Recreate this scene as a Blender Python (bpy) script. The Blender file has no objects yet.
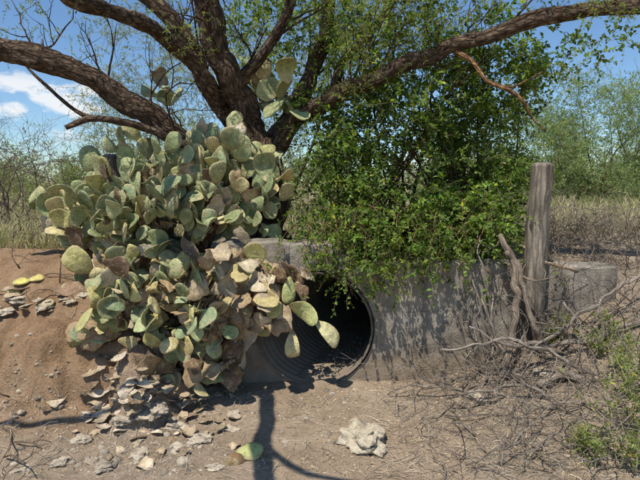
import bpy, math, random, bmesh
import numpy as np
from mathutils import Vector, noise, Matrix
rng=np.random.default_rng(23); random.seed(7)
S=bpy.context.scene
S.view_settings.view_transform='Standard'; S.view_settings.look='None'; S.view_settings.exposure=0
EYE=np.array([0,0,1.63]); TH=math.radians(7.4); F=462.0
def ray(u,v):
    a=(u-320)/F; b=(240-v)/F
    return np.array([a, math.cos(TH)+b*math.sin(TH), b*math.cos(TH)-math.sin(TH)])
def at(u,v,d):
    r=ray(u,v); return EYE+r*(d/r[1])
def ss(a,b,x):
    t=min(1,max(0,(x-a)/(b-a))); return t*t*(3-2*t)
WY0,WY1=3.60,3.84; WX0,WX1=-0.78,2.36
def nz(x,y,s,o=0): return noise.noise(Vector((x*s+o,y*s-o,o*0.37)))
def H(x,y):
    n=0.05*nz(x,y,0.9,3)+0.020*nz(x,y,3.5,9)+0.012*nz(x,y,11,5)
    L=ss(-0.85,-1.45,x+.16*nz(x,y,4,7)+.06*nz(x,y,11,17))
    yy=y+.20*nz(x,y,2.6,21)+.12*nz(x,y,8,31)
    prof=np.interp(yy,[2.45,2.75,2.92,3.0,3.1,3.35,3.5,4.2],[0,0.05,0.12,0.30,0.44,0.60,0.70,1.02])
    lb=L*prof
    if 0.05<lb<.75: lb+=(.05*abs(nz(x,y,6,41))+.03*nz(x,y,14,43))*4*L*(.4-abs(lb-.4))
    rb=ss(0.75,2.7,x)*ss(1.4,3.6,y)*0.72
    fr=lb+rb+n*(0.5+0.9*min(1,lb+rb))
    bk=1.02+0.5*n+0.12*ss(5,40,y)+0.10*ss(2.4,4.5,x)
    if WX0<=x<=WX1: s=ss(3.67,3.77,y)
    else:
        e=min(1,(WX0-x)/0.4) if x<WX0 else min(1,(x-WX1)/0.5)
        s=ss(3.67-0.35*e,3.77+0.8*e,y)
    if y<4.6: bk-=0.12*ss(0.0,.5,x)*(1-ss(2.6,3.4,x))*(1-ss(4.1,4.6,y))
    return fr*(1-s)+bk*s
def gnd(u,v):
    r=ray(u,v); t=1.0
    while t<80:
        p=EYE+r*t
        if p[2]<=H(p[0],p[1]): break
        t+=0.01 if t<6 else .1
    return p
class MB:
    def __init__(s): s.v=[];s.f3=[];s.f4=[];s.c=[];s.a=[];s.n=0
    def add(s,V,F4=None,F3=None,C=(1,1,1),A=None):
        V=np.asarray(V,float).reshape(-1,3);m=len(V)
        if F4 is not None and len(F4): s.f4.append(np.asarray(F4,int)+s.n)
        if F3 is not None and len(F3): s.f3.append(np.asarray(F3,int)+s.n)
        C=np.asarray(C,float)
        if C.ndim==1: C=np.tile(C,(m,1))
        s.v.append(V);s.c.append(C);s.a.append(V if A is None else np.asarray(A,float)); s.n+=m
    def build(s,name,mat,smooth=True,parent=None):
        V=np.concatenate(s.v);C=np.concatenate(s.c);A=np.concatenate(s.a)
        f4=np.concatenate(s.f4) if s.f4 else np.zeros((0,4),int)
        f3=np.concatenate(s.f3) if s.f3 else np.zeros((0,3),int)
        me=bpy.data.meshes.new(name); me.vertices.add(len(V)); me.vertices.foreach_set('co',V.ravel())
        nl=len(f4)*4+len(f3)*3; me.loops.add(nl)
        me.loops.foreach_set('vertex_index',np.concatenate([f4.ravel(),f3.ravel()]).astype(np.int32))
        me.polygons.add(len(f4)+len(f3))
        st=np.concatenate([np.arange(len(f4))*4,len(f4)*4+np.arange(len(f3))*3]).astype(np.int32)
        me.polygons.foreach_set('loop_start',st)
        try: me.polygons.foreach_set('loop_total',np.concatenate([np.full(len(f4),4),np.full(len(f3),3)]).astype(np.int32))
        except Exception: pass
        me.polygons.foreach_set('use_smooth',np.full(len(f4)+len(f3),smooth))
        me.update(calc_edges=True); me.validate()
        ca=me.attributes.new('Col','FLOAT_COLOR','POINT'); ca.data.foreach_set('color',np.c_[C,np.ones(len(C))].ravel())
        aa=me.attributes.new('bc','FLOAT_VECTOR','POINT'); aa.data.foreach_set('vector',A.ravel())
        ob=bpy.data.objects.new(name,me); S.collection.objects.link(ob); me.materials.append(mat)
        if parent: ob.parent=parent
        return ob
def unit(a):
    a=np.asarray(a,float); return a/(np.linalg.norm(a,axis=-1,keepdims=True)+1e-9)
def catmull(P,n):
    P=np.asarray(P,float); Q=np.vstack([2*P[0]-P[1],P,2*P[-1]-P[-2]]); out=[]
    for i in range(1,len(Q)-2):
        for k in range(n):
            t=k/n; a,b,c,d=Q[i-1],Q[i],Q[i+1],Q[i+2]
            out.append(.5*((2*b)+(-a+c)*t+(2*a-5*b+4*c-d)*t*t+(-a+3*b-3*c+d)*t**3))
    out.append(Q[-2]); return np.array(out)
def tube(mb,P,R,seg=8,rough=0.0,col=(1,1,1),off=None):
    P=np.asarray(P,float);R=np.asarray(R,float);n=len(P)
    T=unit(np.gradient(P,axis=0))
    up=np.array([0.13,0.2,1.0]) if abs(T[0][2])<0.9 else np.array([1.0,0.1,0])
    A=unit(np.cross(T[0],up)); ln=0; V=[];AT=[]
    off=rng.random()*50 if off is None else off
    ang=np.arange(seg)*2*math.pi/seg
    for i in range(n):
        A=unit(A-T[i]*np.dot(A,T[i])); B=np.cross(T[i],A)
        if i: ln+=np.linalg.norm(P[i]-P[i-1])
        rr=np.full(seg,R[i])
        if rough>0:
            fq=3.2*max(R[i],.03)/.08
            for k in range(seg):
                ca,sa=math.cos(ang[k]),math.sin(ang[k])
                rr[k]*=1+rough*(1-2.2*abs(noise.noise(Vector((ca*fq,sa*fq,ln*7+off)))))*0.45+rough*.8*noise.noise(Vector((ca*1.2,sa*1.2,ln*3+off)))
        V.append(P[i]+np.outer(np.cos(ang)*rr,A)+np.outer(np.sin(ang)*rr,B))
        AT.append(np.c_[np.cos(ang)*R[i],np.sin(ang)*R[i],np.full(seg,ln+off)])
    V=np.concatenate(V);AT=np.concatenate(AT)
    i=np.arange(n-1)[:,None]*seg;k=np.arange(seg)[None,:];k2=(k+1)%seg
    Fq=np.stack([i+k,i+k2,i+seg+k2,i+seg+k],-1).reshape(-1,4)
    m=len(V); V=np.vstack([V,P[0],P[-1]]);AT=np.vstack([AT,[0,0,off],[0,0,off+ln]])
    kk=np.arange(seg); F3=np.vstack([np.c_[(kk+1)%seg,kk,np.full(seg,m)],np.c_[(n-1)*seg+kk,(n-1)*seg+(kk+1)%seg,np.full(seg,m+1)]])
    mb.add(V,Fq,F3,col,AT)
def leaves(mb,P,D,N,L,W,C):
    D=unit(D);R=unit(np.cross(D,N));N=np.cross(R,D); L=L[:,None];W=W[:,None]
    a=P;b=P+D*L*.45+R*W*.5+N*W*.18;c=P+D*L;d=P+D*L*.45-R*W*.5+N*W*.18
    V=np.stack([a,b,c,d],1).reshape(-1,3);n=len(P);i=np.arange(n)*4
    F3=np.vstack([np.c_[i,i+1,i+2],np.c_[i,i+2,i+3]])
    mb.add(V,None,F3,np.repeat(C,4,axis=0))
def twigs(mb,P0,P1,P2,r,C):
    n=len(P0);V=[]
    T=unit(P2-P0);A=unit(np.cross(T,rng.normal(size=(n,3))));B=np.cross(T,A)
    for j,(P,q) in enumerate(((P0,1),(P1,.75),(P2,.3))):
        for k in range(3):
            an=k*2.0944; V.append(P+(A*math.cos(an)+B*math.sin(an))*(r*q)[:,None])
    V=np.stack(V,1).reshape(-1,3);b=np.arange(n)*9;Fs=[]
    for j in range(2):
        for k in range(3):
            k2=(k+1)%3; Fs.append(np.c_[b+j*3+k,b+j*3+k2,b+j*3+3+k2,b+j*3+3+k])
    mb.add(V,np.vstack(Fs),None,np.repeat(C,9,axis=0))
def sprigs(lm,tm,O,D,ln,k,leafL,leafW,base,var=.35,droop=.25,spread=.9,twr=.0025,twc=(.12,.08,.05)):
    n=len(O);D=unit(D);ln=ln[:,None]
    dr=np.array([0,0,-1.0])*droop
    P1=O+D*ln*.5+dr*ln*.25;P2=O+D*ln+dr*ln
    if tm is not None: twigs(tm,O,P1,P2,np.full(n,twr),np.tile(twc,(n,1))*(rng.uniform(.6,1.4,(n,1))))
    cl=rng.normal(0,1,(n,1))
    for j in range(k):
        t=(j+rng.random((n,1)))/k
        P=O+D*ln*t+dr*ln*t*t
        sd=unit(np.cross(D,rng.normal(size=(n,3))))
        dd=D*.5+sd*spread+rng.normal(0,.25,(n,3))+dr*.5
        N=rng.normal(0,.6,(n,3))+np.array([-.1,-.35,1.0])
        L=leafL*rng.uniform(.6,1.25,n);W=leafW*rng.uniform(.7,1.2,n)
        C=np.array(base)*(1+var*.5*cl+var*.5*rng.normal(0,1,(n,1))).clip(.3,2.2)
        yel=rng.random((n,1))<.08; C=np.where(yel,C*np.array([1.9,1.35,.8]),C)
        leaves(lm,P,dd,N,L,W,C)
def ell(c,r,n,lo=.25):
    d=unit(rng.normal(size=(n,3)));q=(lo**3+(1-lo**3)*rng.random((n,1)))**(1/3)
    return np.array(c)+d*q*np.array(r),d
# ---------- materials
def newmat(name):
    m=bpy.data.materials.new(name);m.use_nodes=True;nt=m.node_tree;nt.nodes.clear()
    o=nt.nodes.new('ShaderNodeOutputMaterial');p=nt.nodes.new('ShaderNodeBsdfPrincipled')
    nt.links.new(p.outputs[0],o.inputs[0]);return m,nt,p,o
class NT:
    def __init__(s,nt): s.nt=nt
    def n(s,t,**k):
        x=s.nt.nodes.new(t)
        for a,b in k.items(): setattr(x,a,b)
        return x
    def l(s,a,b): s.nt.links.new(a,b)
    def attr(s,n): return s.n('ShaderNodeAttribute',attribute_name=n)
    def noise(s,vec,sc,det=4,rough=.6):
        x=s.n('ShaderNodeTexNoise');x.inputs['Scale'].default_value=sc;x.inputs['Detail'].default_value=det;x.inputs['Roughness'].default_value=rough
        s.l(vec,x.inputs['Vector']);return x.outputs['Fac']
    def vor(s,vec,sc,feat='F1'):
        x=s.n('ShaderNodeTexVoronoi',feature=feat);x.inputs['Scale'].default_value=sc;s.l(vec,x.inputs['Vector']);return x
    def ramp(s,f,st):
        x=s.n('ShaderNodeValToRGB');e=x.color_ramp.elements
        while len(e)<len(st): e.new(.5)
        for i,(p,c) in enumerate(st):
            e[i].position=p;e[i].color=(*c,1) if hasattr(c,'__len__') else (c,c,c,1)
        s.l(f,x.inputs[0]);return x.outputs[0]
    def mix(s,f,a,b,mode='MIX'):
        x=s.n('ShaderNodeMix',data_type='RGBA',blend_type=mode)
        for sock,val in ((x.inputs[0],f),(x.inputs[6],a),(x.inputs[7],b)):
            if isinstance(val,(int,float)): sock.default_value=val
            elif isinstance(val,tuple): sock.default_value=(*val,1)
            else: s.l(val,sock)
        return x.outputs[2]
    def math(s,op,a,b=0):
        x=s.n('ShaderNodeMath',operation=op)
        for i,val in enumerate((a,b)):
            if isinstance(val,(int,float)):x.inputs[i].default_value=val
            else:s.l(val,x.inputs[i])
        return x.outputs[0]
    def map(s,vec,sc):
        x=s.n('ShaderNodeMapping');x.inputs['Scale'].default_value=sc;s.l(vec,x.inputs['Vector']);return x.outputs[0]
    def bump(s,h,dist,strength=1,prev=None):
        x=s.n('ShaderNodeBump');x.inputs['Distance'].default_value=dist;x.inputs['Strength'].default_value=strength;s.l(h,x.inputs['Height'])
        if prev is not None:s.l(prev,x.inputs['Normal'])
        return x.outputs[0]
def leafmat(name,tr=.35,rough=.5):
    m,nt,p,o=newmat(name);g=NT(nt);a=g.attr('Col')
    g.l(a.outputs['Color'],p.inputs['Base Color']);p.inputs['Roughness'].default_value=rough
    p.inputs['Specular IOR Level'].default_value=.3
    t=g.n('ShaderNodeBsdfTranslucent');c=g.mix(1.0,a.outputs['Color'],(1.9,1.9,.7),'MULTIPLY');g.l(c,t.inputs[0])
    mx=g.n('ShaderNodeMixShader');mx.inputs[0].default_value=tr;g.l(p.outputs[0],mx.inputs[1]);g.l(t.outputs[0],mx.inputs[2]);g.l(mx.outputs[0],o.inputs[0]);return m
def barkmat(name,c0,c1,c2,sc=1,st=.22,bd=.02,vs=34,nsc=28):
    m,nt,p,o=newmat(name);g=NT(nt);v=g.attr('bc').outputs['Vector']
    dist=g.n('ShaderNodeTexNoise');dist.inputs['Scale'].default_value=9;g.l(v,dist.inputs['Vector'])
    vv0=g.n('ShaderNodeVectorMath',operation='MULTIPLY_ADD');g.l(dist.outputs['Color'],vv0.inputs[0]);vv0.inputs[1].default_value=(.02,.02,.08);g.l(v,vv0.inputs[2])
    mv=g.map(vv0.outputs[0],(sc,sc,sc*st))
    w=g.noise(mv,nsc,6,.7); big=g.noise(g.map(v,(1,1,.5)),7,4); vv=g.vor(mv,vs,'DISTANCE_TO_EDGE').outputs['Distance']
    fine=g.noise(v,120,4,.7)
    cr=g.ramp(vv,[(0,0.0),(.22,1.0)])
    h=g.math('ADD',g.math('MULTIPLY',cr,.5),g.math('ADD',w,g.math('MULTIPLY',fine,.25)))
    col=g.ramp(w,[(.3,c0),(.5,c1),(.7,c2)])
    col=g.mix(g.math('MULTIPLY',g.math('SUBTRACT',1,cr),.6),col,c0)
    col=g.mix(.6,col,g.ramp(big,[(.3,.55),(.7,1.3)]),'MULTIPLY')
    col=g.mix(.6,col,g.ramp(fine,[(.3,.45),(.7,1.4)]),'MULTIPLY')
    col=g.mix(1.0,col,g.attr('Col').outputs['Color'],'MULTIPLY')
    g.l(col,p.inputs['Base Color']);p.inputs['Roughness'].default_value=.9;p.inputs['Specular IOR Level'].default_value=.15
    g.l(g.bump(h,bd),p.inputs['Normal']);return m
M_leaf=leafmat('green_leaf',.42); M_fine=leafmat('fine_leaf',.4,.6); M_grass=leafmat('dry_grass_blade',.25,.8)
M_bark=barkmat('mesquite_bark',(.022,.015,.010),(.165,.11,.072),(.42,.31,.22),1,.42,.035,34,34)
M_dead=barkmat('dead_wood',(.12,.10,.085),(.31,.265,.22),(.52,.46,.39),2.5,.1,.004)
M_post=barkmat('weathered_post_wood',(.055,.046,.038),(.27,.235,.195),(.44,.40,.345),1.2,.09,.008,22,20)
def twigm():
    m,nt,p,o=newmat('twig');g=NT(nt);g.l(g.attr('Col').outputs['Color'],p.inputs['Base Color']);p.inputs['Roughness'].default_value=.85;return m
M_twig=twigm()
def groundmat():
    m,nt,p,o=newmat('dirt');g=NT(nt);z=g.attr('Col').outputs['Color'];v=g.n('ShaderNodeTexCoord').outputs['Object']
    sep=g.n('ShaderNodeSeparateColor');g.l(z,sep.inputs[0])
    n1=g.noise(v,1.7,6,.62);n2=g.noise(v,9,8,.7);n3=g.noise(v,60,6,.7);n4=g.noise(v,28,6,.7)
    base=g.ramp(n1,[(.3,(.46,.335,.225)),(.5,(.59,.445,.31)),(.7,(.68,.54,.40))])
    red=g.ramp(n1,[(.3,(.38,.235,.13)),(.55,(.52,.34,.205)),(.75,(.62,.45,.30))])
    lit=g.ramp(n4,[(.3,(.31,.24,.17)),(.5,(.48,.38,.275)),(.72,(.64,.53,.40))])
    fld=g.ramp(n2,[(.3,(.24,.21,.12)),(.55,(.42,.36,.23)),(.75,(.55,.48,.33))])
    c=g.mix(sep.outputs[0],base,red);c=g.mix(sep.outputs[1],c,lit);c=g.mix(sep.outputs[2],c,fld)
    c=g.mix(.65,c,g.ramp(n2,[(.28,.55),(.5,1.0),(.75,1.15)]),'MULTIPLY')
    c=g.mix(.65,c,g.ramp(n3,[(.3,.5),(.5,1.0),(.7,1.25)]),'MULTIPLY')
    vo=g.vor(v,38);pe=g.ramp(vo.outputs['Distance'],[(.0,1.0),(.32,0.0)])
    msk=g.ramp(g.noise(v,3.1,3),[(.5,0.0),(.62,1.0)])
    pm=g.math('MULTIPLY',pe,msk)
    c=g.mix(g.math('MULTIPLY',pm,.4),c,(.60,.53,.44))
    g.l(c,p.inputs['Base Color']);p.inputs['Roughness'].default_value=.95;p.inputs['Specular IOR Level'].default_value=.1
    b=g.bump(n2,.08);b=g.bump(n4,.03,1,b);b=g.bump(n3,.014,1,b);b=g.bump(pm,.012,1,b);g.l(b,p.inputs['Normal']);return m
M_ground=groundmat()
def concmat():
    m,nt,p,o=newmat('old_concrete');g=NT(nt);v=g.n('ShaderNodeTexCoord').outputs['Object']
    n1=g.noise(v,2.2,6,.65);n2=g.noise(v,14,8,.7);n3=g.noise(v,90,5,.7)
    st=g.noise(g.map(v,(5,5,.8)),2,5,.6)
    c=g.ramp(n1,[(.28,(.28,.235,.185)),(.5,(.46,.40,.32)),(.72,(.56,.50,.42))])
    c=g.mix(.65,c,g.ramp(n2,[(.3,.55),(.5,1.0),(.72,1.25)]),'MULTIPLY')
    c=g.mix(.65,c,g.ramp(st,[(.35,.5),(.6,1.1)]),'MULTIPLY')
    c=g.mix(.5,c,g.ramp(n3,[(.3,.6),(.7,1.3)]),'MULTIPLY')
    vo=g.vor(v,45);pt=g.ramp(vo.outputs['Distance'],[(.05,.0),(.3,1.0)])
    sep=g.n('ShaderNodeSeparateXYZ');g.l(v,sep.inputs[0])
    jt=g.math('ABSOLUTE',g.math('SUBTRACT',g.math('ADD',sep.outputs[2],g.math('MULTIPLY',n1,.03)),.60))
    c=g.mix(.5,c,g.ramp(jt,[(0,.45),(.012,1.0)]),'MULTIPLY')
    soil=g.ramp(g.math('ADD',sep.outputs[2],g.math('MULTIPLY',n2,-.35)),[(-.02,1.0),(.12,0.0)])
    c=g.mix(g.math('MULTIPLY',soil,.7),c,(.42,.32,.22))
    g.l(c,p.inputs['Base Color']);p.inputs['Roughness'].default_value=.92;p.inputs['Specular IOR Level'].default_value=.15
    b=g.bump(n2,.035);b=g.bump(n3,.012,1,b);b=g.bump(pt,.006,.7,b);g.l(b,p.inputs['Normal']);return m
M_conc=concmat()
def pipemat():
    m,nt,p,o=newmat('galvanized_steel');g=NT(nt);v=g.n('ShaderNodeTexCoord').outputs['Object']
    n1=g.noise(v,5,6,.65);sep=g.n('ShaderNodeSeparateXYZ');g.l(v,sep.inputs[0])
    c=g.ramp(n1,[(.3,(.06,.052,.042)),(.55,(.14,.125,.105)),(.75,(.24,.215,.18))])
    low=g.ramp(g.math('ADD',sep.outputs[2],g.math('MULTIPLY',n1,.3)),[(.12,1.0),(.45,0.0)])
    c=g.mix(g.math('MULTIPLY',low,.8),c,(.26,.19,.13))
    g.l(c,p.inputs['Base Color']);p.inputs['Metallic'].default_value=.1;p.inputs['Roughness'].default_value=.8
    g.l(g.bump(g.noise(v,70,5),.003),p.inputs['Normal']);return m
M_pipe=pipemat()
def cactmat():
    m,nt,p,o=newmat('cactus_skin');g=NT(nt);v=g.attr('bc').outputs['Vector'];wc=g.n('ShaderNodeTexCoord').outputs['Object']
    c=g.attr('Col').outputs['Color']
    n=g.noise(wc,22,5,.6);n2=g.noise(wc,90,4,.7)
    c=g.mix(.85,c,g.ramp(n,[(.3,.6),(.5,1.0),(.72,1.3)]),'MULTIPLY')
    c=g.mix(.45,c,g.ramp(n2,[(.3,.5),(.7,1.4)]),'MULTIPLY')
    sc=g.ramp(g.noise(wc,17,6,.72),[(.54,0.0),(.60,1.0)])
    c=g.mix(g.math('MULTIPLY',sc,.7),c,(.42,.34,.19))
    dk=g.ramp(g.noise(g.map(wc,(1,1.3,1)),31,5,.7),[(.64,0.0),(.70,1.0)])
    c=g.mix(g.math('MULTIPLY',dk,.7),c,(.13,.09,.05))
    x=g.n('ShaderNodeTexVoronoi',voronoi_dimensions='3D');x.inputs['Scale'].default_value=42;x.inputs['Randomness'].default_value=.35
    g.l(v,x.inputs['Vector']);d=g.ramp(x.outputs['Distance'],[(.07,1.0),(.17,0.0)])
    c=g.mix(g.math('MULTIPLY',d,.55),c,(.12,.085,.05))
    g.l(c,p.inputs['Base Color']);p.inputs['Roughness'].default_value=.6;p.inputs['Specular IOR Level'].default_value=.25
    b=g.bump(d,.006);b=g.bump(n,.018,.8,b);g.l(b,p.inputs['Normal']);return m
M_cact=cactmat()
def rockmat():
    m,nt,p,o=newmat('pale_stone');g=NT(nt);v=g.n('ShaderNodeTexCoord').outputs['Object']
    c=g.attr('Col').outputs['Color'];n=g.noise(v,16,8,.7);n2=g.noise(v,80,5,.7)
    c=g.mix(.9,c,g.ramp(n,[(.38,.3),(.5,1.0),(.7,1.2)]),'MULTIPLY');c=g.mix(.5,c,g.ramp(n2,[(.3,.6),(.7,1.3)]),'MULTIPLY')
    g.l(c,p.inputs['Base Color']);p.inputs['Roughness'].default_value=.9;b=g.bump(n,.03);g.l(g.bump(n2,.006,1,b),p.inputs['Normal']);return m
M_rock=rockmat()
# ---------- ground
def axis(lo,hi,st,far,g=1.18):
    a=list(np.arange(lo,hi,st));d=st;x=a[-1]
    while x<far: d*=g;x+=d;a.append(x)
    d=st;x=a[0];b=[]
    while x>-far: d*=g;x-=d;b.append(x)
    return np.array(b[::-1]+a)
X=axis(-3.6,3.6,.03,600);Y=axis(1.3,4.9,.03,600)
V=np.zeros((len(X),len(Y),3));C=np.zeros((len(X),len(Y),3))
for i,x in enumerate(X):
    for j,y in enumerate(Y):
        V[i,j]=(x,y,H(x,max(y,-6)))
        n=nz(x,y,1.6,2)
        red=ss(-1.0,-1.5,x+.3*n)*ss(2.4,2.9,y+.2*n)
        litr=ss(.3,1.2,x+.5*n)*.7*ss(1.0,1.8,y)+ss(-.3,-.9,x+.3*n)*ss(3.0,2.6,y)*.5
        C[i,j]=(red,min(1,litr),ss(3.9,5.5,y))
nx,ny=len(X),len(Y)
I=np.arange(nx*ny).reshape(nx,ny)
Fq=np.stack([I[:-1,:-1],I[1:,:-1],I[1:,1:],I[:-1,1:]],-1).reshape(-1,4)
cx=((X[:-1]+X[1:])/2)[:,None]+0*Y[None,:-1];cy=((Y[:-1]+Y[1:])/2)[None,:]+0*X[:-1,None]
keep=~((np.abs(cx-0.03)<.54)&(cy>3.62)&(cy<3.82))
mb=MB();mb.add(V.reshape(-1,3),Fq[keep.ravel()],None,C.reshape(-1,3));mb.build('ground',M_ground)
# ---------- headwall
def wall_mesh():
    xs=np.linspace(WX0,WX1,110);zs=np.r_[np.linspace(-.35,.96,40),.985,1.0]
    def top(x): return np.interp(x,[WX0,.22,.26,2.42],[1.15,1.14,1.01,.95])+.012*nz(x,0,5,1)+.010*nz(x,0,17,1)
    def pt(x,z,yf):
        zz=z*top(x) if z>0 else z
        e=.014*noise.noise(Vector((x*3,zz*3,yf)))+.010*noise.noise(Vector((x*11,zz*11,yf)))
        if z>.99: e+=.025+.02*nz(x,0,9,6)
        return (x,yf+(e if yf<3.7 else -e),zz)
    bm=bmesh.new()
    fr=[[bm.verts.new(pt(x,z,WY0)) for z in zs] for x in xs];bk=[[bm.verts.new(pt(x,z,WY1)) for z in zs] for x in xs]
    n,m=len(xs),len(zs)
    for i in range(n-1):
        for j in range(m-1):
            bm.faces.new((fr[i][j],fr[i+1][j],fr[i+1][j+1],fr[i][j+1]));bm.faces.new((bk[i][j],bk[i][j+1],bk[i+1][j+1],bk[i+1][j]))
        bm.faces.new((fr[i][-1],fr[i+1][-1],bk[i+1][-1],bk[i][-1]));bm.faces.new((fr[i][0],bk[i][0],bk[i+1][0],fr[i+1][0]))
    for j in range(m-1):
        bm.faces.new((fr[0][j],fr[0][j+1],bk[0][j+1],bk[0][j]));bm.faces.new((fr[-1][j],bk[-1][j],bk[-1][j+1],fr[-1][j+1]))
    bmesh.ops.recalc_face_normals(bm,faces=bm.faces)
    me=bpy.data.meshes.new('concrete_headwall');bm.to_mesh(me);bm.free()
    return me
wall=bpy.data.objects.new('concrete_headwall',wall_mesh());S.collection.objects.link(wall);wall.data.materials.append(M_conc)
PC=np.array([-0.045,3.575,.44]);PD=np.array([.36,1,-.01]);PR=.465
def ring(c,r,n=64):
    a=np.arange(n)*2*math.pi/n
    return c+np.outer(np.cos(a)*r,[1,0,0])+np.outer(np.sin(a)*r,[0,0,-1])
mb=MB();V=np.vstack([ring(PC+PD*(-.3),PR+.012),ring(PC+PD*1.0,PR+.012)]);n=64;k=np.arange(n)
mb.add(V,np.c_[k,(k+1)%n,n+(k+1)%n,n+k]);cut=mb.build('cutter',M_conc)
bm=bmesh.new();bm.from_mesh(cut.data);bmesh.ops.holes_fill(bm,edges=[e for e in bm.edges if e.is_boundary]);bmesh.ops.recalc_face_normals(bm,faces=bm.faces);bm.to_mesh(cut.data);bm.free()
bo=wall.modifiers.new('b','BOOLEAN');bo.operation='DIFFERENCE';bo.object=cut;bo.solver='EXACT'
dg=bpy.context.evaluated_depsgraph_get();me=bpy.data.meshes.new_from_object(wall.evaluated_get(dg));wall.modifiers.clear();wall.data=me
bpy.data.objects.remove(cut)
mb=MB();s=np.arange(0,6.5,.0085);rows=[]
for q in s: rows.append(ring(PC+PD*q,PR-.012+.011*math.sin(q*2*math.pi/.068)))
Ro=[ring(PC,PR+.0)]+rows;V=np.vstack(Ro);k=np.arange(64)[None,:];i=np.arange(len(Ro)-1)[:,None]*64
mb.add(V,np.stack([i+k,i+64+k,i+64+(k+1)%64,i+(k+1)%64],-1).reshape(-1,4))
V=np.vstack([ring(PC,PR+.0),ring(PC+PD*.5,PR+.004)]);k=np.arange(64);mb.add(V,np.c_[k,(k+1)%64,64+(k+1)%64,64+k])
V=np.vstack([ring(PC+PD*6.4,PR+.02),PC+PD*6.4]);mb.add(V,None,np.c_[k,(k+1)%64,np.full(64,64)],(.1,.1,.1))
mb.build('corrugated_culvert_pipe',M_pipe)
bm=bmesh.new();bmesh.ops.create_icosphere(bm,subdivisions=1,radius=1);I1=(np.array([v.co[:] for v in bm.verts]),[[v.index for v in f.verts] for f in bm.faces]);bm.free()
bm=bmesh.new();bmesh.ops.create_icosphere(bm,subdivisions=4,radius=1);I4=(np.array([v.co[:] for v in bm.verts]),[[v.index for v in f.verts] for f in bm.faces]);bm.free()
def stone(mb,c,r,sq,col,sub=1,jag=.35):
    V,Fa=(I1 if sub==1 else I4);o=random.random()*90
    d=np.array([1+jag*noise.noise(Vector(v*1.3)+Vector((o,0,0)))+jag*.5*noise.noise(Vector(v*3)+Vector((o,0,0)))+(jag*.25*noise.noise(Vector(v*8)+Vector((o,0,0))) if sub>1 else 0) for v in V])
    V=V*d[:,None]
    if sub>1: V[:,2]=np.clip(V[:,2],-.6,.6+.25*V[:,0]+.12*np.sin(V[:,1]*7+o))
    V=V*np.array([1,random.uniform(.6,1),sq])*r
    a=random.random()*6.28;R=np.array([[math.cos(a),-math.sin(a),0],[math.sin(a),math.cos(a),0],[0,0,1]])
    mb.add(V@R.T+np.array(c),None,Fa,col)
mb=MB()
for q in range(170):
    y=3.62+1.0*rng.random()**1.6;x=-.03+.36*(y-3.55)+rng.normal(0,.11)
    r=rng.uniform(.006,.020);b=rng.uniform(.5,1.1);stone(mb,(x,y,.028),r,.6,np.array([.36,.32,.26])*b)
for q in range(1900):
    m=rng.random()
    if m<.5: u,v=rng.normal(120,75),rng.uniform(395,478)
    elif m<.7: u,v=rng.normal(300,70),rng.uniform(382,420)
    elif m<.8: u,v=rng.uniform(0,130),rng.uniform(310,430)
    else: u,v=rng.uniform(0,640),rng.uniform(385,479)
    p=gnd(u,v)
    if p[1]>3.55: continue
    b=rng.uniform(.5,1.25);stone(mb,p,rng.uniform(.003,.015)*(2.2 if rng.random()<.08 else 1),.55,np.array([.54,.45,.34])*b)
mb.build('gravel',M_rock)
mb=MB();pts=[];ny=56;nx=18
for j in range(ny):
    q=-.08+j*.09
    for i in range(nx):
        w=(i/(nx-1)-.5)*.66;c=PC+PD*q;pts.append((c[0]+w,c[1],.018+.12*w*w+.02*nz(c[0]+w,c[1],6,3)-.09*(1-ss(-.08,.16,q))))
I=np.arange(nx*ny).reshape(ny,nx);Fq=np.stack([I[:-1,:-1],I[:-1,1:],I[1:,1:],I[1:,:-1]],-1).reshape(-1,4)
mb.add(pts,Fq,None,(0,.3,0));mb.build('culvert_sediment',M_ground)
mb=MB();p=gnd(365,443);stone(mb,p+np.array([0,0,.035]),.15,.55,(.68,.58,.42),4,.7);mb.build('rock',M_rock)
for (u,v,r) in [(183,462,.045),(230,430,.06),(60,462,.05),(180,450,.07),(105,466,.06),(20,300,.09),(45,308,.06),(5,312,.08),(70,302,.05),(140,455,.06),(150,412,.09),(125,420,.08),(200,440,.07),(25,470,.05),(175,425,.07),(480,398,.09),(545,375,.1),(82,440,.06),(215,468,.05),(108,412,.07)]:
    mb=MB();p=gnd(u,v);b=rng.uniform(.8,1.15);stone(mb,p+np.array([0,0,r*.1]),r,.38,np.array([.62,.52,.39])*b,3,.6);mb.build('rock',M_rock)
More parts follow.
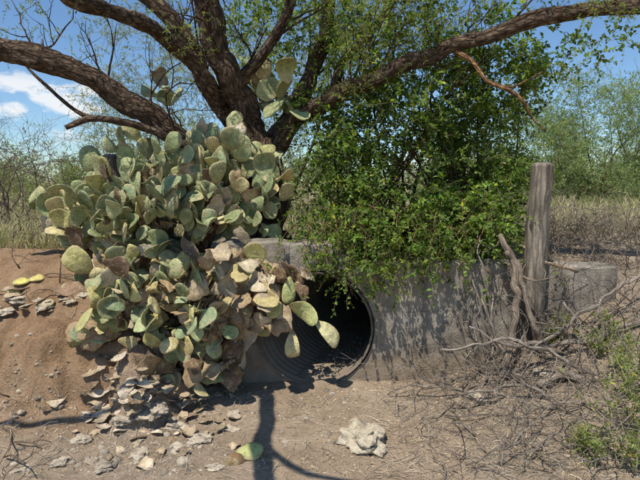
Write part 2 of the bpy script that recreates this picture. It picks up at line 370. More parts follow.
# ---------- cactus
def pad(mb,B,U,N,L,W,T,col,col2,wavy=0.0,sp=None):
    U=unit(U);R=unit(np.cross(U,N));N=np.cross(R,U);n=20
    t=np.arange(n)*2*math.pi/n+.01;c=-np.cos(t)
    ph=rng.random()*6.28;ir=1+.05*np.sin(3*t+ph)+.035*np.sin(5*t+ph*2)+.05*np.sin(2*t+ph*3)
    if wavy>.003: ir*=1+.12*np.sin(4*t+ph*3)+.08*np.sin(7*t+ph)
    tp=rng.uniform(.15,.36)
    ox=W/2*np.sin(t)*(1+tp*c)*ir;oy=L/2*c*ir
    rs=[.97,.82,.5];verts=[np.c_[ox,oy,0*ox]]
    for sgn in(1,-1):
        for r in rs: verts.append(np.c_[ox*r,oy*r,sgn*T/2*np.full(n,math.sqrt(1-r**4))])
    verts.append(np.array([[0,0,T/2],[0,0,-T/2]]))
    V=np.vstack(verts)
    k1,k2=rng.normal(0,.45,2)
    V[:,2]+=k1*V[:,1]**2/L*1.2+k2*V[:,0]**2/W*1.2
    if wavy: V[:,2]+=wavy*(np.sin(V[:,0]*50+ph)*.5+np.sin(V[:,1]*42+2*ph)*.6)
    V[:,1]+=L*.49
    k=np.arange(n);kk=(k+1)%n;Fs=[];F3=[]
    for s,sg in((0,1),(1,-1)):
        b0=0
        for r in range(3):
            b1=n*(1+s*3+r);q=np.c_[b0+k,b0+kk,b1+kk,b1+k];Fs.append(q if sg==1 else q[:,::-1]);b0=b1
        ce=n*7+s;q=np.c_[b0+k,b0+kk,np.full(n,ce)];F3.append(q if sg==1 else q[:,::-1])
    C=np.tile(col,(len(V),1)).astype(float)
    f=np.clip((np.hypot(V[:,0]/(W/2),(V[:,1]-L/2)/(L/2))-.72)*2.2,0,1)*rng.uniform(.1,1)
    g=np.clip(.5-V[:,1]/L,0,1)*rng.uniform(.2,1.3)
    f=np.clip(f+g,0,1)[:,None];C=C*(1-f)+np.array(col2)*f
    A=V.copy();A[:,2]=rng.random()*40;A[:,:2]+=rng.random(2)*9
    Wd=B+V[:,:1]*R+V[:,1:2]*U+V[:,2:]*N
    mb.add(Wd,np.vstack(Fs),np.vstack(F3),C,A)
    if sp is not None:
        m=24;a=rng.uniform(-.42,.42,m)*W;b=rng.uniform(.15,.98,m)*L
        ok=(a/(W/2))**2+((b-L/2)/(L/2))**2<.95;a=a[ok];b=b[ok];sg=np.sign(rng.normal(size=len(a)))[:,None]
        P=B+a[:,None]*R+b[:,None]*U+N*sg*T*.4+N*((k1*(b-L*.49)**2/L*1.2+k2*a**2/W*1.2)[:,None])
        D=unit(N*sg+rng.normal(0,.5,(len(a),3)));ln=rng.uniform(.012,.03,len(a))[:,None];sd=unit(np.cross(D,rng.normal(size=D.shape)))*.0008
        V=np.stack([P-sd,P+sd,P+D*ln],1).reshape(-1,3);i=np.arange(len(a))*3;sp.add(V,None,np.c_[i,i+1,i+2],(.65,.6,.48))
GREENS=[(.235,.28,.125),(.27,.325,.15),(.32,.365,.185),(.35,.37,.175),(.25,.31,.165),(.19,.24,.11)]
YEL=[(.52,.48,.18),(.58,.50,.25),(.45,.44,.17),(.54,.44,.2)]
BRN=[(.42,.29,.16),(.52,.41,.27),(.24,.15,.085),(.60,.50,.35),(.15,.095,.06)]
def pick(pb=.12,py=.19):
    r=rng.random()
    if r<pb: c=BRN[rng.integers(5)];return np.array(c)*rng.uniform(.7,1.1),(.2,.14,.08),.009
    if r<pb+py: c=YEL[rng.integers(4)];return np.array(c)*rng.uniform(.8,1.1),(.42,.32,.16),.001
    c=GREENS[rng.integers(6)];return np.array(c)*rng.uniform(.8,1.15),(.46,.40,.2),0
def clump(mb,sp,c,r,n,updir,pb,chain=2,lo=.55,out=.8,rnd=.45):
    c=np.array(c,float);r=np.array(r,float)
    for q in range(n):
        d=unit(rng.normal(size=3)+np.array([0,-.55,.1]));s=lo+(1-lo)*rng.random()
        B=c+d*r*s;g=H(B[0],B[1])
        U=unit(d*out*np.array([1,.8,.7])+np.array(updir)+rng.normal(0,rnd,3))
        for k in range(1+rng.integers(chain)):
            L=rng.uniform(.13,.22)*(1.15 if rng.random()<.15 else 1);W=L*rng.uniform(.62,.86)
            N=unit(np.array([rng.normal(-.1,.7),-1,rng.normal(.3,.5)]))
            N=unit(N-U*np.dot(N,U));col,c2,wv=pick(pb)
            if B[2]+.1<g: B=B.copy();B[2]=g+.02
            pad(mb,B-U*.012,U,N,L,W,rng.uniform(.014,.026) if wv<.004 else .01,col,c2,wv,sp)
            Rr=unit(np.cross(U,N));a=rng.uniform(-.8,.8)
            B=B+U*L*.49*(1+math.cos(a)*.97)+Rr*W*.5*math.sin(a)
            U=unit(U*math.cos(a)+Rr*math.sin(a)+rng.normal(0,.22,3)+np.array([0,0,.1]))
cm=MB();sp=MB()
UPM=(-.0,-.1,.65)
clump(cm,sp,at(152,220,3.85),(.74,.40,.42),145,UPM,.10)
clump(cm,sp,at(92,228,3.8),(.27,.3,.28),34,UPM,.10)
clump(cm,sp,at(150,170,3.9),(.20,.2,.17),12,UPM,.06)
clump(cm,sp,at(150,230,3.85),(.58,.28,.34),100,UPM,.6,lo=.1)
clump(cm,sp,at(225,192,3.95),(.28,.25,.46),54,(0,-.1,.8),.14)
clump(cm,sp,at(255,205,3.95),(.14,.15,.25),18,(.1,-.1,.7),.2)
clump(cm,sp,at(182,305,3.45),(.38,.26,.36),74,(0,-.25,-.1),.25,rnd=.6)
clump(cm,sp,at(135,290,3.4),(.32,.25,.22),38,(-.1,-.2,.3),.2,rnd=.6)
clump(cm,sp,at(128,330,3.3),(.14,.13,.15),12,(-.05,-.2,.0),.4,rnd=.6)
clump(cm,sp,at(185,310,3.6),(.40,.2,.45),80,(0,-.2,-.1),.8,lo=.1,rnd=.7)
clump(cm,sp,at(192,362,3.3),(.20,.12,.15),30,(0,-.2,-.2),.45,rnd=.6)
clump(cm,sp,at(228,290,3.48),(.17,.13,.42),54,(.05,-.2,-.9),.85,rnd=.4)
clump(cm,sp,at(262,275,3.5),(.12,.08,.14),16,(.1,-.2,-.8),.9,rnd=.4)
clump(cm,sp,at(268,100,4.3),(.28,.2,.16),18,(0,-.1,.9),.1,lo=.2)
clump(cm,sp,at(175,105,4.6),(.15,.1,.1),4,(0,-.1,.9),.2,lo=.2)
for (u,v,u2,v2,d,kind) in [(262,262,280,288,3.5,2),(275,285,268,312,3.45,2),(282,262,300,280,3.48,2),(290,278,288,302,3.42,0),(284,302,286,332,3.4,2),(292,300,316,320,3.38,0),(318,320,338,343,3.34,1),(292,332,293,357,3.36,1),(246,262,240,300,3.5,2),(240,295,246,325,3.46,2),(232,330,234,362,3.44,2),(250,318,248,345,3.42,2),(222,350,226,375,3.4,1),(255,268,262,290,3.46,2),(225,255,228,285,3.45,2),(300,268,312,278,3.5,2),(262,285,256,305,3.44,2),(240,345,238,372,3.44,2),(296,282,306,300,3.44,2)]:
    a,b=at(u,v,d),at(u2,v2,d-.02);L=np.linalg.norm(b-a)
    col,c2,wv={0:(np.array((.44,.46,.19)),(.42,.33,.14),.001),1:(np.array((.58,.53,.28)),(.35,.25,.12),.002),2:(np.array(BRN[rng.integers(4)]),(.16,.1,.06),.009)}[kind]
    pad(cm,a,b-a,np.array([rng.normal(0,.4),-1,rng.normal(0,.3)]),L*1.08,L*.62,.02 if kind<2 else .011,col,c2,wv,sp)
cact=cm.build('prickly_pear_cactus',M_cact)
spi=sp.build('spines',M_twig,False,cact)
st=MB()
for (a,b) in [((170,300),(120,220)),((190,300),(190,200)),((180,310),(235,170)),((170,300),(70,240)),((190,300),(210,380)),((200,250),(285,282)),((200,250),(240,330))]:
    A,B=at(*a,3.75),at(*b,3.8 if b[1]<280 else 3.5);m=(A+B)/2+rng.normal(0,.06,3);P=catmull([A,m,B],8);tube(st,P,np.linspace(.05,.02,len(P)),10,.4,(.9,.75,.6))
st.build('woody_stems',M_bark,True,cact)
fm=MB()
for q in range(230):
    r=rng.random()
    if r<.75: u,v=rng.normal(148,34),rng.normal(402,18)
    elif r<.87: u,v=rng.uniform(60,250),rng.uniform(390,470)
    else: u,v=rng.normal(35,30),rng.normal(300,8)
    p=gnd(u,v);L=rng.uniform(.035,.13);b=rng.uniform(.65,1.2)
    col=np.array([(.54,.43,.30),(.42,.32,.21),(.64,.53,.40),(.24,.17,.11)][rng.integers(4)])*b
    a=rng.random()*6.28;U=np.array([math.cos(a),math.sin(a),rng.normal(0,.15)])
    pad(fm,p+np.array([0,0,.008+.01*rng.random()]),U,np.array([rng.normal(0,.2),rng.normal(-.15,.2),1]),L,L*rng.uniform(.5,.85),.008,col,col*.6,.009)
for (u,v,L,c) in [(236,460,.16,(.42,.44,.16)),(12,287,.13,(.62,.54,.14)),(28,284,.12,(.60,.50,.16)),(5,295,.11,(.56,.5,.2)),(38,308,.12,(.45,.38,.25)),(225,465,.12,(.2,.12,.06))]:
    p=gnd(u,v);pad(fm,p+np.array([0,0,.03]),np.array([1,.3,.1]),np.array([0,-.5,1]),L,L*.7,.025,c,(.35,.3,.15),.001)
fm.build('fallen_cactus_pads',M_cact)
# ---------- mesquite tree
tr=MB();tl=MB();tt=MB()
limbs={}
def limb(name,pts,seg=18,n=10,rough=.40,mbx=None,col=(1,1,1)):
    P=np.array([at(q[0],q[1],q[2]) if len(q)==4 else np.array(q[:3]) for q in pts]);R=np.array([[q[3]/F*q[2]*.85,0,0] if len(q)==4 else [q[4],0,0] for q in pts])
    P=catmull(P,n);R=catmull(R,n)[:,0]
    for i in range(len(P)): P[i]+=np.array([noise.noise(Vector(P[i])*3.5+Vector((k*9,0,0))) for k in range(3)])*R[i]*.7
    tube(tr if mbx is None else mbx,P,R,seg,rough,col);limbs[name]=(P,R)
limb('trunk',[(274,262,4.4,21),(272,215,4.4,17),(266,175,4.3,17),(262,140,4.25,17)],34,22)
limb('a',[(268,190,4.3,13),(235,162,4.2,12),(200,150,4.1,11.5),(165,128,4.0,11.5),(120,98,3.9,11),(60,66,3.75,11),(-10,46,3.6,10.5),(-120,10,3.3,9)],26,26)
limb('a2',[(160,124,4.05,8),(115,90,4.0,7),(70,72,3.95,6.5),(20,60,4.0,6),(-60,40,4.1,5)],16,16)
limb('b',[(262,160,4.27,15),(250,125,4.2,15),(236,90,4.1,14),(222,50,4.0,13),(208,10,3.9,12.5),(196,-60,3.7,11),(190,-150,3.5,8)],30,26)
limb('b2',[(256,150,4.3,11),(230,115,4.35,10),(205,75,4.3,9),(185,35,4.2,8.5),(140,-10,4.1,8),(80,-60,4.0,7)],22,20)
limb('c',[(222,105,4.2,8),(190,60,3.9,8),(150,28,3.5,7.5),(105,8,3.1,7.5),(60,-14,2.7,8),(-1.22,2.2,2.95,0,.05),(-1.12,1.4,2.95,0,.05),(-1.0,.4,3.1,0,.045),(-.9,-.6,3.3,0,.03)],20,20)
limb('h',[(-1.25,2.3,2.93,0,.035),(-1.7,1.95,2.9,0,.03),(-2.2,1.75,2.95,0,.028),(-3.0,1.5,3.2,0,.02)],10,10)
limb('i',[(-1.13,1.5,2.95,0,.025),(-.9,1.2,3.0,0,.02),(-.6,1.1,3.05,0,.012)],8,8)
limb('e',[(270,140,4.3,10),(292,115,4.4,9),(315,70,4.4,8),(328,30,4.4,7),(330,-30,4.4,6)],18,18)
limb('d',[(266,165,4.25,12),(285,130,4.15,10),(318,106,4.05,9),(360,84,3.95,8.5),(410,62,3.85,8),(470,40,3.75,7.5),(530,22,3.65,7.5),(580,9,3.6,7),(660,6,3.5,6.5),(760,-20,3.3,5)],22,26)
limb('d2',[(330,102,4.05,6),(345,60,4.2,4.5),(380,20,4.4,4),(400,-20,4.5,3)],10,8)
limb('g',[(200,158,4.0,5),(165,135,3.9,4),(130,122,3.8,4),(95,118,3.75,3.6),(66,128,3.7,2.5)],10,10)
limb('g2',[(95,118,3.75,3),(75,110,3.8,2.2),(40,80,3.9,1.6),(20,60,4,.9)],8,6)
limb('dead',[(455,50,3.78,3),(472,62,3.7,2.6),(486,80,3.65,2.3),(505,88,3.6,2.3),(522,100,3.6,2),(532,118,3.6,1.2),(546,132,3.6,.6)],8,6,.2,None,(2.3,1.85,1.3))
limb('dead2',[(505,88,3.6,1.6),(520,84,3.65,1.1),(545,70,3.7,.6)],6,5,.2,None,(2.2,1.8,1.3))
limb('f',[(236,90,4.1,7),(262,55,4.0,5.5),(285,20,3.95,5),(300,-30,3.9,4.5)],14,10)
def fork(mbx,P0,D,L,r,depth,seg=6,col=(1,1,1),wob=.35,ends=None,nf=2,up=.05,rl=.5):
    n=6;pts=[P0];d=unit(D)
    for i in range(n):
        d=unit(d+rng.normal(0,wob/2,3)+np.array([0,0,up]));pts.append(pts[-1]+d*L/n)
    pts=np.array(pts);tube(mbx,pts,np.linspace(r,r*.45,len(pts)),seg,.15 if r>.01 else 0,col)
    if ends is not None:
        for q in pts[2:]: ends.append((q,d))
    if depth>0:
        for k in range(nf+(rng.random()<.4)):
            i=rng.integers(2,n+1);fork(mbx,pts[i],d+rng.normal(0,.65,3),L*rng.uniform(.5,.8),r*rl,depth-1,max(3,seg-1),col,wob,ends,nf,up,rl)
ends=[]
for nm,num,L,r in (('a',7,.6,.010),('a2',5,.6,.010),('b',6,.7,.012),('b2',6,.7,.012),('c',4,.5,.008),('e',6,.7,.012),('d',15,.6,.010),('d2',5,.5,.008),('f',5,.6,.01)):
    P,R=limbs[nm];M=len(P) if nm!='c' else int(len(P)*.5)
    for k in range(num):
        i=rng.integers(M//4,M);T=unit(P[min(i+1,len(P)-1)]-P[i-1]);en=[]
        D=T*.6+unit(rng.normal(size=3))*.8+np.array([0,0,.45])
        fork(tr,P[i],D,L*rng.uniform(.5,1),min(r,R[i]*.5),2,6,(.9,.85,.8),.4,en);ends+=en
mesq=tr.build('mesquite_tree',M_bark)
E=np.array([e[0] for e in ends]);el=(E[:,2]-1.63)/E[:,1]
hi=E[(el>.26)|((E[:,0]>.1)&(el>.16))]
w=np.where(hi[:,0]>-.6,1.0,.3);idx=rng.choice(len(hi),2000,p=w/w.sum());O=hi[idx]+rng.normal(0,.05,(2000,3))
sprigs(tl,tt,O,rng.normal(0,1,(2000,3))+np.array([0,0,-.1]),rng.uniform(.08,.2,2000),12,.030,.010,(.155,.20,.05),twc=(.16,.15,.08),twr=.0012)
tl.build('leaves',M_fine,False,mesq);tt.build('twigs',M_twig,True,mesq)
# ---------- leafy shrub
bl=MB();bt=MB();bb=MB()
base=[at(400,258,4.3),at(450,258,4.35),at(490,258,4.4),at(350,256,4.3)]
CL=[(430,190,4.25,85,62,.5,700),(400,110,4.3,75,50,.45,480),(480,130,4.4,50,65,.4,430),(350,170,4.3,42,45,.35,280),
 (340,60,4.4,55,55,.4,240),(420,50,4.3,70,40,.4,290),(500,70,4.3,40,45,.35,180),(390,225,3.9,75,28,.28,370),(470,225,3.95,44,30,.28,310),
 (345,205,3.9,38,30,.2,130),(435,252,3.6,60,14,.16,110),(365,262,3.6,38,14,.14,60),(290,20,4.4,50,28,.3,100),(460,10,4.2,90,25,.4,170),(545,45,3.9,40,30,.3,60),(600,50,4.0,40,20,.3,40),(330,130,4.2,30,35,.3,100),(496,190,4.2,24,55,.3,190),(250,40,4.6,40,40,.3,50)]
for (u,v,d,ru,rv,rd,n) in CL:
    c=at(u,v,d);r=(ru/F*d,rd,rv/F*d)
    ns=max(4,n//18);sc,_=ell(c,r,ns,.3)
    w=rng.integers(0,ns,n);O=sc[w]+rng.normal(0,.08,(n,3));D=unit(O-c)*.5+rng.normal(0,.7,(n,3))+np.array([0,-.2,.0])
    kk=n//2;tone=rng.uniform(.85,1.15)
    sprigs(bl,bt,O[:kk],D[:kk],rng.uniform(.12,.30,kk),14,.046,.027,np.array((.105,.175,.028))*tone,.6,.35,twc=(.2,.16,.11))
    sprigs(bl,bt,O[kk:],D[kk:],rng.uniform(.12,.30,n-kk),14,.038,.023,np.array((.165,.235,.042))*tone,.6,.35,twc=(.2,.16,.11))
    if u<530 and u>300:
      for k in range(max(3,ns//4)):
        b=base[rng.integers(4)] ;q=sc[rng.integers(ns)];m=(b*.5+q*.5)+rng.normal(0,.12,3)+np.array([0,0,.15]);m2=b*.2+q*.8+rng.normal(0,.06,3)
        P=catmull([b+rng.normal(0,.05,3),m,m2,q],6);tube(bb,P,np.linspace(.012,.003,len(P)),6,.1,(1.1,1,.9))
for k in range(80):
    u=rng.uniform(295,510);b=at(u,rng.uniform(190,235),4.0);e=at(u+rng.normal(0,35),rng.uniform(250,305),rng.uniform(3.4,3.55));m=(b+e)/2+np.array([rng.normal(0,.08),-.12,.12])
    P=catmull([b,m,e],8);tube(bb,P,np.linspace(.004,.0016,len(P)),4,0,(2.2,2.0,1.7))
    n=rng.integers(3,10);i=rng.integers(4,len(P),n);sprigs(bl,None,P[i],rng.normal(0,1,(n,3)),np.full(n,.06),5,.036,.021,(.15,.22,.045),.4,.3)
sh=bb.build('leafy_shrub',M_bark);bl.build('leaves',M_leaf,False,sh);bt.build('twigs',M_twig,True,sh)
# ---------- posts
def post(name,base,h,w,lean=(0,0)):
    mb=MB();n=60;P=[];R=[]
    for i in range(n):
        t=i/(n-1);P.append(base+np.array([lean[0]*t+.006*math.sin(t*7),lean[1]*t,h*t]));R.append(w*(1+.04*math.sin(t*5)))
    for q in range(1,6):
        a=q/5*1.5;P.append(P[n-1]+np.array([.0,0,.035*math.sin(a)]));R.append(w*(.4+.6*math.cos(a)))
    tube(mb,P,R,40,.16,(1.05,1,.93));return mb.build(name,M_post)
post('wooden_post',np.array([1.655,3.50,.15]),at(537,167,3.50)[2]-.15,.080,(.0,.0))
p=at(119,200,4.3);post('wooden_post',np.array([p[0],4.3,.9]),at(119,158,4.3)[2]-.9,.09,(-.04,0))
# ---------- dead branches
db=MB()
def stick(pts,seg=8,n=8,col=(1,1,1),forks=3,fl=.3):
    P=catmull([at(u,v,d) for u,v,d,r in pts],n);R=catmull([[r/F*d*.62,0,0] for u,v,d,r in pts],n)[:,0]
    for i in range(len(P)): P[i]+=np.array([noise.noise(Vector(P[i])*6+Vector((k*9,0,0))) for k in range(3)])*.05+np.array([noise.noise(Vector(P[i])*17+Vector((k*9,0,0))) for k in range(3)])*.012
    tube(db,P,np.maximum(R,.0015),seg,.4,col)
    for k in range(forks):
        i=rng.integers(2,len(P)-1);T=unit(P[i+1]-P[i-1]);fork(db,P[i],T*.8+rng.normal(0,.6,3),fl*rng.uniform(.5,1.3),max(.003,R[i]*.45),1,5,col,.5)
G=(1,.97,.94)
stick([(498,238,3.5,3.5),(510,255,3.45,5),(516,285,3.4,5),(512,330,3.3,5.5),(505,390,3.15,6),(499,450,3.0,6)],12,12,(.9,.82,.74),8)
stick([(505,250,3.45,3.5),(522,275,3.4,3.5),(530,320,3.35,4),(545,352,3.3,4),(552,372,3.3,4)],10,8,(.95,.88,.8),6)
stick([(525,245,3.5,2.5),(545,262,3.45,2.5),(575,270,3.4,2)],8,6,(1.1,.9,.7))
stick([(440,352,3.2,1.5),(490,342,3.1,2.5),(540,352,3.05,3),(590,372,3.0,3),(650,385,2.95,3)],8,8,G,7)
stick([(470,330,3.3,1.5),(520,345,3.2,3),(575,340,3.2,3.5),(650,318,3.2,3)],8,8,G,7)
stick([(455,472,2.7,1.5),(510,452,2.75,3),(560,420,2.8,3.2),(610,402,2.9,3),(660,395,2.9,2)],8,8,G,8)
stick([(540,385,3.0,5),(565,375,3.0,6),(595,385,2.95,6),(612,400,2.9,5)],10,8,(1,.95,.9),1)
stick([(480,300,3.4,1.5),(500,345,3.3,2.5),(540,400,3.0,2.5),(590,425,2.8,2)],8,8,G,7)
stick([(650,270,3.4,2),(600,300,3.3,2.5),(560,330,3.2,2.5),(520,372,3.1,2)],8,8,G,7)
stick([(385,395,3.3,1),(420,385,3.3,1.5),(470,392,3.2,2),(530,415,3.0,2)],6,8,G,5)
stick([(470,265,3.5,1),(478,310,3.4,1.5),(470,350,3.35,1.5),(462,385,3.3,1.5)],6,8,G,6)
stick([(560,300,3.4,2),(600,345,3.2,2.5),(650,360,3.1,2.5)],6,8,G,6)
stick([(450,400,3.1,1.5),(500,388,3.0,2.5),(560,400,2.9,2.5),(600,440,2.8,2)],6,8,G,6)
stick([(478,235,3.6,1),(488,290,3.45,1.5),(492,350,3.35,1.8),(480,400,3.2,1.8)],6,8,G,6)
stick([(395,470,2.7,1),(400,420,3.0,1),(392,380,3.3,1)],5,8,G,3)
for k in range(160):
    u,v=rng.uniform(430,640),rng.uniform(300,475);p=gnd(u,v);p=np.array([p[0],min(p[1],3.45),0]);p[2]=H(p[0],p[1])+.02
    a=rng.random()*6.28;fork(db,p,np.array([math.cos(a),math.sin(a)*.6,rng.uniform(.0,.8)]),rng.uniform(.25,.7),rng.uniform(.002,.006),2,5,np.array(G)*rng.uniform(.7,1.25),.5,None,2,-.01,.6)
db.build('dead_branches',M_dead)
dt=MB()
for k in range(420):
    x=rng.uniform(1.6,4.2);y=rng.uniform(3.85,5.6);p=np.array([x,y,H(x,y)]);fork(dt,p,np.array([rng.normal(0,.9),rng.normal(-.1,.4),rng.uniform(.1,.7)]),rng.uniform(.2,.5),.004,2,3,np.array((1.05,.94,.84))*rng.uniform(.6,1.25),.6,None,2,-.03,.7)
dt.build('dry_brush',M_dead)
dt=MB()
for k in range(150):
    x=rng.uniform(-5,-2.0);y=rng.uniform(4.0,6.5);p=np.array([x,y,H(x,y)]);fork(dt,p,np.array([rng.normal(0,.5),rng.normal(0,.4),rng.uniform(.3,1)]),rng.uniform(.25,.5),.005,2,3,np.array((.9,.8,.7))*rng.uniform(.5,1.1),.6,None,2,0,.6)
for k in range(26):
    x=rng.uniform(-7,-3.4);y=rng.uniform(6,8);p=np.array([x,y,H(x,y)]);fork(dt,p,np.array([rng.normal(0,.3),0,1]),rng.uniform(.8,1.4),.014,3,4,np.array((.6,.55,.5)),.5,None,3,.02)
for (u,v) in [(2,430),(10,400),(5,460),(15,445),(30,290),(60,285),(20,270),(45,278),(80,292)]:
    p=gnd(u,v);fork(dt,p+np.array([0,0,.02]),np.array([rng.normal(0,1),-.2,rng.uniform(0,.5)]),.35,.006,2,5,np.array((.7,.6,.5)),.5,None,2,-.02,.6)
dt.build('dry_brush',M_dead)
lt=MB();n=3400
U=rng.uniform(380,640,n);Vv=rng.uniform(330,479,n)
m2=rng.random(n)<.25;U=np.where(m2,rng.uniform(0,400,n),U);Vv=np.where(m2,rng.uniform(395,479,n),Vv)
P0=np.array([gnd(a,b) for a,b in zip(U,Vv)]);P0=P0[P0[:,1]<3.57];n=len(P0);P0[:,2]+=.004
a=rng.random(n)*6.28;D=np.c_[np.cos(a),np.sin(a),rng.normal(.05,.12,n)]*rng.uniform(.02,.13,(n,1));P2=P0+D
P2[:,1]=np.minimum(P2[:,1],3.58)
P2[:,2]=np.array([max(H(p[0],p[1])+.004,p[2]) for p in P2]);P1=(P0+P2)/2+rng.normal(0,.006,(n,3))+np.array([0,0,.006])
twigs(lt,P0,P1,P2,rng.uniform(.0008,.0025,n),np.array([.50,.41,.30])*rng.uniform(.35,1.5,(n,1)))
n=1500;U=rng.uniform(300,640,n);Vv=rng.uniform(350,479,n);P=np.array([gnd(a,b) for a,b in zip(U,Vv)]);P=P[P[:,1]<3.55];n=len(P);P[:,2]+=.004
leaves(lt,P,np.c_[rng.normal(size=(n,2)),rng.normal(0,.15,n)],np.tile([0,0,1.],(n,1))+rng.normal(0,.2,(n,3)),rng.uniform(.012,.03,n),rng.uniform(.008,.016,n),np.array([.40,.31,.19])*rng.uniform(.4,1.4,(n,1)))
lt.build('twig_litter',M_twig)
def weed(lst,name):
    wl=MB();ws=MB()
    for (u,v,h) in lst:
        p=gnd(u,v);p[1]=min(p[1],3.5);p[2]=H(p[0],p[1])
        for s in range(rng.integers(3,6)):
            d=unit(np.array([rng.normal(0,.2),rng.normal(0,.2),1]));P=catmull([p,p+d*h*.5,p+d*h+np.array([rng.normal(0,.06),rng.normal(0,.06),-.02])],6);tube(ws,P,np.linspace(.003,.0015,len(P)),4,0,(.36,.33,.17))
            m=13;i=rng.integers(2,len(P),m);sprigs(wl,None,P[i],rng.normal(0,.8,(m,3))+np.array([0,0,.8]),np.full(m,.06),5,.030,.010,(.19,.235,.075),.35,.05)
    o=ws.build(name,M_twig);wl.build('leaves',M_leaf,False,o)
weed([(618,470,.42),(635,475,.55),(632,430,.42),(645,450,.5),(625,400,.34),(640,395,.38),(655,470,.55),(618,375,.28),(600,360,.2)],'green_weed')
weed([(560,340,.2),(548,345,.14),(580,455,.16),(610,340,.18),(595,470,.2)],'green_weed')
# ---------- grass field
gm=MB();n=28000
y=4.2+45*rng.random(n)**2.2;x=(rng.random(n)*2-1)*(y*.85+1);P=np.c_[x,y,[H(a,b) for a,b in zip(x,y)]]
ok=~((x>-1.2)&(y<5.0))&~((x>1)&(y<5.8)&(rng.random(n)<.7));P=P[ok];n=len(P);y=P[:,1]
h=rng.uniform(.08,.34,n);w=.004+.0012*y
D=unit(np.c_[rng.normal(0,.4,n),rng.normal(0,.4,n),np.ones(n)]);sd=np.c_[np.ones(n),rng.normal(0,.4,n),np.zeros(n)]*(w/2)[:,None]
mid=P+D*(h*.55)[:,None];tip=P+D*h[:,None]+np.c_[rng.normal(0,.06,n),rng.normal(0,.06,n),-.02*np.ones(n)]
V=np.stack([P-sd,P+sd,mid+sd*.7,mid-sd*.7,tip],1).reshape(-1,3);i=np.arange(n)*5
pal=np.array([(.46,.39,.24),(.50,.43,.29),(.30,.31,.14),(.42,.35,.23),(.24,.28,.10)])
gm.add(V,np.c_[i,i+1,i+2,i+3],np.c_[i+3,i+2,i+4],np.repeat(pal[rng.integers(0,5,n)]*rng.uniform(.7,1.2,(n,1)),5,axis=0))
gm.build('dry_grass',M_grass,False)
def bgtree(name,x,y,h,r,col,n,leafL=.07,leafW=.02,k=12,ns=26,sl=(.25,.6),low=0):
    lm=MB();tm=MB();tw=MB();g=H(x,y);b=np.array([x,y,g]);c=b+np.array([0,0,h*(.54-low)]);rr=np.array([r,r*.8,h*(.46+low)])
    sc,_=ell(c,rr,ns,.35);sc[:,2]=np.maximum(sc[:,2],g+.25)
    for q in sc[::4]:
        m=b*.45+q*.55+rng.normal(0,.3,3)*r*.5;P=catmull([b+rng.normal(0,.08,3),m,q],6);tube(tm,P,np.linspace(.008*h,.003,len(P)),6,.15,(1.3,1.25,1.1))
    w=rng.integers(0,ns,n);O=sc[w]+rng.normal(0,.17*r,(n,3));O[:,2]=np.maximum(O[:,2],g+.1)
    sprigs(lm,tw,O,rng.normal(0,1,(n,3)),rng.uniform(*sl,n),k,leafL,leafW,col,.45,.15,twr=.003,twc=(.2,.18,.12))
    o=tm.build(name,M_bark);lm.build('leaves',M_fine,False,o);tw.build('twigs',M_twig,True,o)
bgtree('mesquite_tree',at(150,80,8)[0],8.0,3.1,1.2,(.21,.25,.10),1200,.05,.013,14,30)
bgtree('mesquite_tree',at(285,60,7)[0],7.2,3.6,1.0,(.19,.23,.075),1000,.05,.014,14)
bgtree('mesquite_tree',at(603,150,11)[0],11.0,2.8,1.6,(.19,.26,.10),2600,.065,.022,14,46,low=.12)
bgtree('mesquite_tree',at(545,150,14)[0],15.0,3.4,2.0,(.16,.22,.08),1300,.08,.028,low=.1)
bgtree('mesquite_tree',at(665,130,17)[0],18.0,4.2,2.4,(.16,.22,.08),1400,.09,.03,low=.1)
lm=MB();tw=MB()
for k in range(75):
    y=rng.uniform(14,60);x=rng.uniform(-.95,.95)*y;h=rng.uniform(.7,2.0)*(1+y/50);g=H(x,y)
    n=140;sc,_=ell((x,y,g+h*.5),(h*.8,h*.6,h*.5),7,.3);O=sc[rng.integers(0,7,n)]+rng.normal(0,.16*h,(n,3));O[:,2]=np.maximum(O[:,2],g+.05)
    base=[(.15,.19,.085),(.19,.23,.11),(.23,.24,.14),(.13,.175,.07)][rng.integers(4)]
    sprigs(lm,tw,O,rng.normal(0,1,(n,3)),rng.uniform(.2,.5,n)*(1+y/40),9,.05+.0035*y,.02+.0016*y,base,.3,.1,twr=.006,twc=(.22,.2,.15))
o=lm.build('distant_bushes',M_fine,False);tw.build('twigs',M_twig,True,o)
lm=MB();tw=MB()
for (u,v,d,ru,rv,n) in [(30,192,9,60,14,220),(110,180,10,60,20,200),(330,190,7,60,45,300),(520,200,8,40,30,240),(240,190,8,40,30,150)]:
    c=at(u,v,d);r=np.array([ru,0,rv])/F*d;r[1]=.6;sc,_=ell(c,r,14,.2);O=sc[rng.integers(0,14,n)]+rng.normal(0,.15,(n,3))
    O[:,2]=np.maximum(O[:,2],1.08);sprigs(lm,tw,O,rng.normal(0,1,(n,3)),rng.uniform(.15,.4,n),12,.05,.018,(.17,.21,.085),.35,.15,twr=.003)
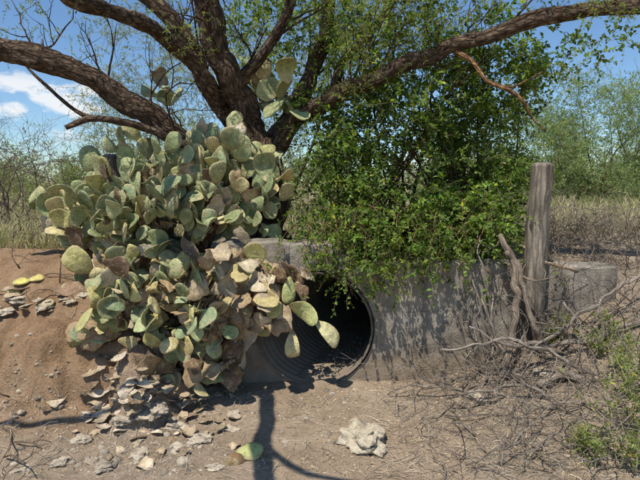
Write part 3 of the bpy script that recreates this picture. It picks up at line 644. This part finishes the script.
o=lm.build('thicket',M_fine,False);tw.build('twigs',M_twig,True,o)
# ---------- world + sun
d=unit(np.array([.24,.36,-.9]));sv=-d;elv=math.asin(sv[2]);az=math.atan2(sv[0],sv[1])
w=bpy.data.worlds.new('World');S.world=w;w.use_nodes=True;nt=w.node_tree;nt.nodes.clear();g=NT(nt)
sky=g.n('ShaderNodeTexSky',sky_type='NISHITA',sun_disc=False);sky.sun_elevation=elv;sky.sun_rotation=az;sky.air_density=1.0;sky.dust_density=.15;sky.ozone_density=3.0
bg=g.n('ShaderNodeBackground');bg.inputs[1].default_value=.13;o=g.n('ShaderNodeOutputWorld')
v=g.n('ShaderNodeTexCoord').outputs['Generated'];sep=g.n('ShaderNodeSeparateXYZ');g.l(v,sep.inputs[0])
tint=g.mix(1.0,sky.outputs[0],(.82,.96,1.06),'MULTIPLY')
n=g.noise(g.map(v,(1,1,2.0)),13,8,.55)
band=g.ramp(sep.outputs[2],[(.06,0.0),(.10,1.0),(.17,1.0),(.21,0.0)])
lf=g.ramp(g.math('MULTIPLY',sep.outputs[0],-1),[(.28,0.0),(.42,1.0)])
cl=g.ramp(g.math('ADD',n,g.math('MULTIPLY',g.math('MULTIPLY',band,lf),.12)),[(.58,0.0),(.68,1.0)])
cf=g.math('MULTIPLY',g.math('MULTIPLY',cl,g.math('MULTIPLY',band,.92)),lf)
g.l(g.mix(cf,tint,(7.0,7.2,7.4)),bg.inputs[0]);g.l(bg.outputs[0],o.inputs[0])
L=bpy.data.lights.new('sun','SUN');L.energy=5.0;L.angle=math.radians(.5);L.color=(1,.95,.85);lo=bpy.data.objects.new('sun',L);S.collection.objects.link(lo)
lo.rotation_euler=Vector(d).to_track_quat('-Z','Y').to_euler()
cam=bpy.data.cameras.new('camera');cam.sensor_width=36;cam.lens=36*F/640;cam.clip_end=2000;cam.clip_start=.05
co=bpy.data.objects.new('camera',cam);S.collection.objects.link(co);co.location=EYE;co.rotation_euler=(math.pi/2-TH,0,0);S.camera=co
